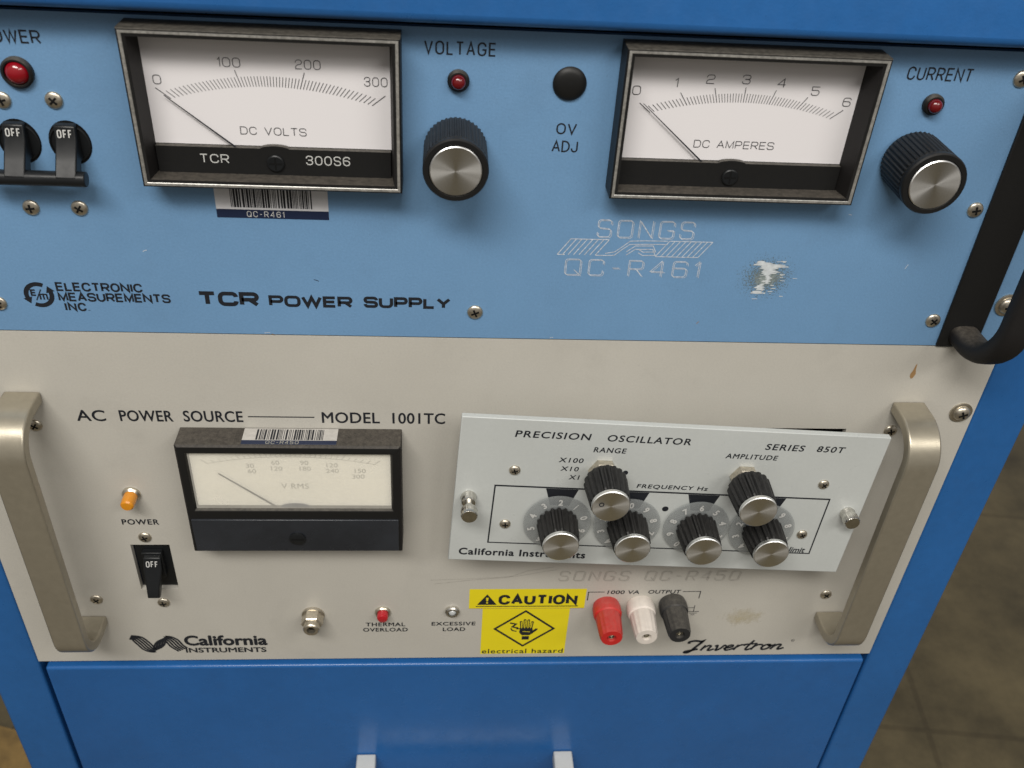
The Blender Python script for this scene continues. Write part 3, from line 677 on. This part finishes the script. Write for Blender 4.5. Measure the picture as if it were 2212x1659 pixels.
# hex fitting
mb=MB();mb.lathe([(6.2,.05),(6.2,1.0),(5.6,1.4)],'nickel',n=36)
mb.lathe([(5.9,1.0),(5.9,7.0),(5.3,7.6),(4.0,7.6)],'nickel',n=6);mb.lathe([(4.4,7),(4.4,10.6),(3.9,11.2),(2.4,11.2),(2.4,8.6)],'nickel',n=36);mb.lathe([(2.4,8.6),(0.001,8.6)],'dark',n=24);mb.obj("hex_fitting",pw,(-86.3,0,38.6),sharp=25)
# thermal overload button
mb=MB();mb.lathe([(4.4,.05),(4.4,.9),(3.9,1.6),(3.3,1.6),(3.3,.8)],'nickel',n=32);o=mb.obj("reset_button",pw,(-48.2,0,40.4));mb=MB();mb.lathe([(3.1,1),(3.1,4.4),(2.6,5.2),(1.4,5.5),(0.001,5.6)],'redb',n=28);mb.obj("button_cap",o)
o=led(-9.9,41.4,R=4.0,r=2.2,h=2.6,k='clear',ring='brightm',parent=pw)
# screws
for x,z,a in[(-166.6,98.5,.4),(-165,49.2,.2),(-199.5,51.9,.6),(-203.6,170.7,1.0),(202.5,172.2,.3),(200.7,53.3,.9)]: screw(pw,x,z,3.3,ang=a)
screw(pw,234.4,184.1,4.1,washer=True,ang=.4,h=2.2)
# strap handles
for xc in(-204.8,206.4):
    mb=MB();mb.strap(xc,15.8,6.0,upath(36,187.2,26.5,16,12),'strap');mb.obj("handle",pw,bevel=1.0,seg=3,label="champagne painted strap handle")
# binding posts
for x,z,k in((76.0,44.9,'redp'),(95.1,45.6,'whitep'),(113.2,47.0,'blackp')):
    mb=MB();mb.lathe([(7.4,.05),(7.9,2.4),(8.0,6.2),(7.6,7.8),(6.9,8.4),(6.9,9.0),(7.1,9.6,.25),(6.7,16,0.35),(6.3,21.5,0.35),(5.7,23),(2.6,23),(2.4,19),(0.001,19)],k,n=56)
    o=mb.obj("binding_post",pw,(x,0,z),label={'redp':'red plastic binding post','whitep':'white plastic binding post','blackp':'black plastic binding post'}[k],sharp=30)
    mb=MB();mb.lathe([(2.1,18.5),(2.1,21.8),(1.4,22.0),(1.3,19.5)],'brightm',n=20);mb.obj("socket",o)
# caution label
c=MB();c.rect(-.8,63.8,42.9,58.7,.10,'yellow');c.rect(6.9,55.9,3.4,42.9,.10,'yellow');c.rect(-.8,63.8,42.75,43.05,.13,'rust')
c.stroke("CAUTION",15.4,59.4,46.0,54.1,.2,'ink',w=1.9,r=2.8,gap=.08)
c.poly([(3.6,46.0),(14.6,46.0),(9.1,54.6)],.2,'ink');c.poly([(8.4,51.8),(9.9,51.8),(9.5,48.9),(8.8,48.9)],.24,'yellow');c.disc(9.15,47.7,.6,.24,'yellow',n=12)
c.rect(3.0,60.2,44.4,45.0,.2,'ink')
cx,cz=31.2,25.6;hw,hh=16.8,15.0
c.pline([(cx,cz+hh),(cx+hw,cz),(cx,cz-hh),(cx-hw,cz),(cx,cz+hh)],1.35,.2,'ink',closed=True)
hx=lambda p:(31.8+(p[0]-31.5)*.82,25.2+(p[1]-25.0)*.80)
def rr_(p0,p1,w,k='ink',d=.21):
    p0,p1=hx(p0),hx(p1);c.line(*p0,*p1,w,d,k);c.disc(p0[0],p0[1],w/2,d+.005,k,n=12);c.disc(p1[0],p1[1],w/2,d+.005,k,n=12)
rr_((28.9,26),(28.2,33),1.5);rr_((31.0,25),(30.8,34.8),1.5);rr_((33.2,25),(33.4,34.6),1.5);rr_((35.3,25),(36.1,32.6),1.5);rr_((35.6,20.5),(39.2,24.8),1.6)
c.poly([hx(p) for p in[(27.8,27),(36.3,27),(37.2,21.5),(34.8,18.4),(29.4,18.4),(27.4,21.5)]],.22,'ink')
for a,b in(((28.9,26.5),(28.4,32.8)),((31.0,26.5),(30.9,34.4)),((33.2,26.5),(33.4,34.2)),((35.2,26.5),(35.9,32.2))): rr_(a,b,.5,'yellow',.25)
rr_((30,22.6),(34.8,22.2),.4,'yellow',.25)
c.poly([hx(p) for p in[(29.6,17.4),(34.6,17.4),(34.6,13.6),(29.6,13.6)]],.22,'ink')
c.pline([hx(p) for p in[(20.6,31.8),(24.8,30.6),(22.4,27.6),(26.4,26.2)]],1.1,.23,'ink')
c.poly([hx(p) for p in[(25.4,27.6),(28.2,25.4),(25.2,24.8)]],.24,'ink')
c.pline([hx(p) for p in[(21.4,26),(22.6,23.6),(25.6,22.8)]],.8,.23,'ink')
c.text("electrical hazard",7.8,55.0,3.9,7.9,.2,'ink',off=.016,sp=1.1,hl=2.6)
c.obj("warning_sticker",pw,smooth=False,label="yellow caution sticker with hand symbol")
# adhesive residue
c=MB();c.rect(-19,19,-12,12,.1,'adh');c.obj("adhesive_residue",pw,(156,0,34.5),smooth=False)

# ================================================================== OSCILLATOR MODULE (hanging out of its bay)
om=empty("oscillator_module",(89.4,22.0,145.5+Z0),rot=(math.radians(-2.23),math.radians(3.19),math.radians(0.34)),label="pale grey oscillator module slid partly out of its bay, tilted",cat="oscillator")
mb=MB();mb.box(-100.6,100.6,-3.2,0,-43.6,43.6,'plate');mb.obj("front_plate",om,bevel=.4)
mb=MB();mb.box(-84,84,-75,-3.4,-36,17,'silver');mb.obj("module_chassis",om,bevel=.5)
D=.1;kw=dict(off=.018,shear=.12,sp=1.15)
ink=MB();ink.text("PRECISION",-75.9,-41,33.8,37.6,D,'ink',**kw);ink.text("OSCILLATOR",-33.4,5.8,33.8,37.6,D,'ink',**kw);ink.obj("title_lettering",om,smooth=False)
ink=MB();ink.text("RANGE",-38.8,-23.4,27.2,30.2,D,'ink',**kw);ink.text("X100",-54.1,-42.5,20.5,23.3,D,'ink',**kw);ink.text("X10",-52.6,-44,15.5,18.2,D,'ink',**kw);ink.text("X1",-48,-42.9,10.6,13.2,D,'ink',**kw)
ink.disc(-21.7,16,1.3,D,'ink',n=16);ink.obj("range_lettering",om,smooth=False)
ink=MB();ink.text("SERIES",41.6,60.6,33.3,36.9,D,'ink',**kw);ink.text("850T",66.6,80.4,33.5,37.0,D,'ink',**kw);ink.obj("series_lettering",om,smooth=False)
ink=MB();ink.text("AMPLITUDE",23.9,49.2,27.3,30.2,D,'ink',**kw);ink.obj("amplitude_lettering",om,smooth=False)
ink=MB();ink.text("FREQUENCY Hz",-14.8,20.1,6.7,9.6,D,'ink',**kw)
ink.text("limit",70.8,79.3,-30.6,-27.0,D,'ink',off=.018,shear=.15)
a,b_,c_,d_=-82.3,82.4,-31.4,5.5
ink.rect(a,b_,d_-.9,d_,D,'ink');ink.rect(a,b_,c_,c_+.7,D,'ink');ink.rect(a,a+.7,c_+.7,d_-.9,D,'ink');ink.rect(b_-.7,b_,c_+.7,d_-.9,D,'ink')
KX=[-50,-15.7,19.0,52.3]
for x in KX: ink.poly([(x-7.8,4.5),(x+7.8,4.5),(x+4.6,-5.5),(x-4.6,-5.5)],D+.01,'ink')
ink.disc(1.8,-5.2,1.6,D,'ink',n=16)
ink.obj("frequency_lettering",om,smooth=False)
ink=MB();ink.text("California Instruments",-95.7,-32.5,-39.8,-35.2,D,'ink',off=.028,sp=1.1);ink.obj("maker_lettering",om,smooth=False)
for x,z,a in((-73.8,14.7,.3),(76.1,14.3,.8),(-74.8,-18.6,.1),(74.6,-18.2,.6)): screw(om,x,z,2.7,ang=a,h=1.2)
top=[2,0,6,0]
for i,x in enumerate(KX):
    k=knob(om,x,-15.2,9.8,18.2,18,d=0,taper=.02,name="knob")
    mb=MB();mb.lathe([(16.4,1.2),(16.4,1.9),(15.9,2.1),(9,2.1)],'dial',n=64);dl=mb.obj("number_dial",k)
    t=MB()
    for j in range(10):
        a=math.radians(90+36*j);n_=(top[i]+j)%10
        t.textc(str(n_),13.0*math.cos(a),13.0*math.sin(a),3.6,2.25,'wink',off=.035,ang=a-math.pi/2)
    t.obj("dial_numbers",k,smooth=False)
for x,z in((-32.6,16.6),(35.6,16.8)):
    mb=MB();mb.lathe([(7.0,.05),(7.0,3.4),(6.4,4.0),(4,4.0)],'nickel',n=6);mb.lathe([(4.6,4.0),(4.6,7.2)],'nickel',n=24);mb.obj("mounting_nut",om,(x,0,z),sharp=25)
    k=knob(om,x,z,9.9,18.4,18,d=6.6,taper=.02)
    if x<0:
        t=MB();t.arc(-4.4,1.0,1.0,0,360,.4,18.95,'ink',n=16);t.obj("pointer_mark",k,smooth=False)
for x,z,D1 in((-93.8,-2.4,14.5),(93.4,-3.0,8)):
    mb=MB();mb.lathe([(3.6,.05),(3.8,1.0),(3.4,2.0),(3.4,4.6),(3.0,5.2),(1.9,5.2),(1.9,D1-5),(3.7,D1-5),(3.9,D1-4.4,.15),(3.9,D1-.6,.15),(3.4,D1),(0.001,D1)],'brightm',n=80);mb.obj("thumb_screw",om,(x,0,z),sharp=40)

# ================================================================== FLOOR
def floor_mat():
    m=bpy.data.materials.new("stained_concrete");m.use_nodes=True;nt=m.node_tree;N=nt.nodes;L=nt.links
    b=N["Principled BSDF"];b.inputs["Roughness"].default_value=.4
    tc=N.new("ShaderNodeTexCoord")
    n=N.new("ShaderNodeTexNoise");n.inputs["Scale"].default_value=6;n.inputs["Detail"].default_value=9;n.inputs["Roughness"].default_value=.7;L.new(tc.outputs["Object"],n.inputs["Vector"])
    cr=N.new("ShaderNodeValToRGB");e=cr.color_ramp.elements;e[0].position=.32;e[0].color=(.048,.037,.016,1);e[1].position=.68;e[1].color=(.150,.118,.058,1);L.new(n.outputs["Fac"],cr.inputs[0])
    br=N.new("ShaderNodeTexBrick");br.inputs["Scale"].default_value=1.0;br.inputs["Mortar Size"].default_value=.004;br.inputs["Brick Width"].default_value=.6;br.inputs["Row Height"].default_value=.45;br.offset=0
    br.inputs["Color1"].default_value=(1,1,1,1);br.inputs["Color2"].default_value=(.92,.92,.9,1);br.inputs["Mortar"].default_value=(.76,.74,.70,1)
    mp=N.new("ShaderNodeMapping");mp.inputs["Rotation"].default_value=(0,0,.12);L.new(tc.outputs["Object"],mp.inputs[0]);L.new(mp.outputs[0],br.inputs["Vector"])
    mx=N.new("ShaderNodeMix");mx.data_type='RGBA';mx.blend_type='MULTIPLY';mx.inputs[0].default_value=1;L.new(cr.outputs[0],mx.inputs[6]);L.new(br.outputs["Color"],mx.inputs[7]);L.new(mx.outputs[2],b.inputs["Base Color"])
    return m
M['floor']=floor_mat()
M['fyel']=mat("worn_yellow_floor_paint",(.24,.15,.045),.6,var=.4,vscale=25)
mb=MB();mb.add([(-4000,-4000,0),(4000,-4000,0),(4000,3000,0),(-4000,3000,0)],[(0,1,2,3)],'floor');o=mb.obj("floor",smooth=False);o["kind"]="structure"
mb=MB();mb.add([(-640,-420,4),(-500,-380,4),(-470,-250,4),(-600,-240,4)],[(0,1,2,3)],'fyel');o=mb.obj("floor_marking",smooth=False);o["kind"]="structure"

# ================================================================== CAMERA, LIGHT
cam=bpy.data.cameras.new("camera");co=bpy.data.objects.new("camera",cam);COL.objects.link(co);scene.camera=co
cam.sensor_width=36;cam.lens=2039.0*36/2212;cam.clip_start=.01;cam.clip_end=60
co.location=(-19.0*S,-350.3*S,(452.7+Z0)*S);co.rotation_euler=[math.radians(a) for a in(53.985,-3.207,-3.149)]
cam.dof.use_dof=True;cam.dof.focus_distance=.425;cam.dof.aperture_fstop=18
def area(name,loc,target,sx,sy,p,col):
    l=bpy.data.lights.new(name,'AREA');l.shape='RECTANGLE';l.size=sx;l.size_y=sy;l.energy=p;l.color=col
    o=bpy.data.objects.new(name,l);COL.objects.link(o);o.location=loc;o.rotation_euler=(Vector(target)-Vector(loc)).to_track_quat('-Z','Y').to_euler();return o
T=(0,0,.82)
area("ceiling_light",(-.35,-1.15,2.35),T,1.2,.35,32.5,(1,.965,.91))
area("ceiling_light",(1.1,-1.5,2.3),T,1.2,.35,13.5,(1,.965,.91))
w=bpy.data.worlds.new("World");scene.world=w;w.use_nodes=True;nt=w.node_tree;N=nt.nodes;L=nt.links
bg=N["Background"];bg.inputs[1].default_value=.40
tc=N.new("ShaderNodeTexCoord");sp=N.new("ShaderNodeSeparateXYZ");L.new(tc.outputs["Generated"],sp.inputs[0])
cr=N.new("ShaderNodeValToRGB");mr=N.new("ShaderNodeMapRange");mr.inputs[1].default_value=-1;mr.inputs[2].default_value=1;L.new(sp.outputs[2],mr.inputs[0]);L.new(mr.outputs[0],cr.inputs[0])
e=cr.color_ramp.elements;e[0].position=.3;e[0].color=(.20,.18,.15,1);e[1].position=.75;e[1].color=(1,.97,.93,1);L.new(cr.outputs[0],bg.inputs[0])
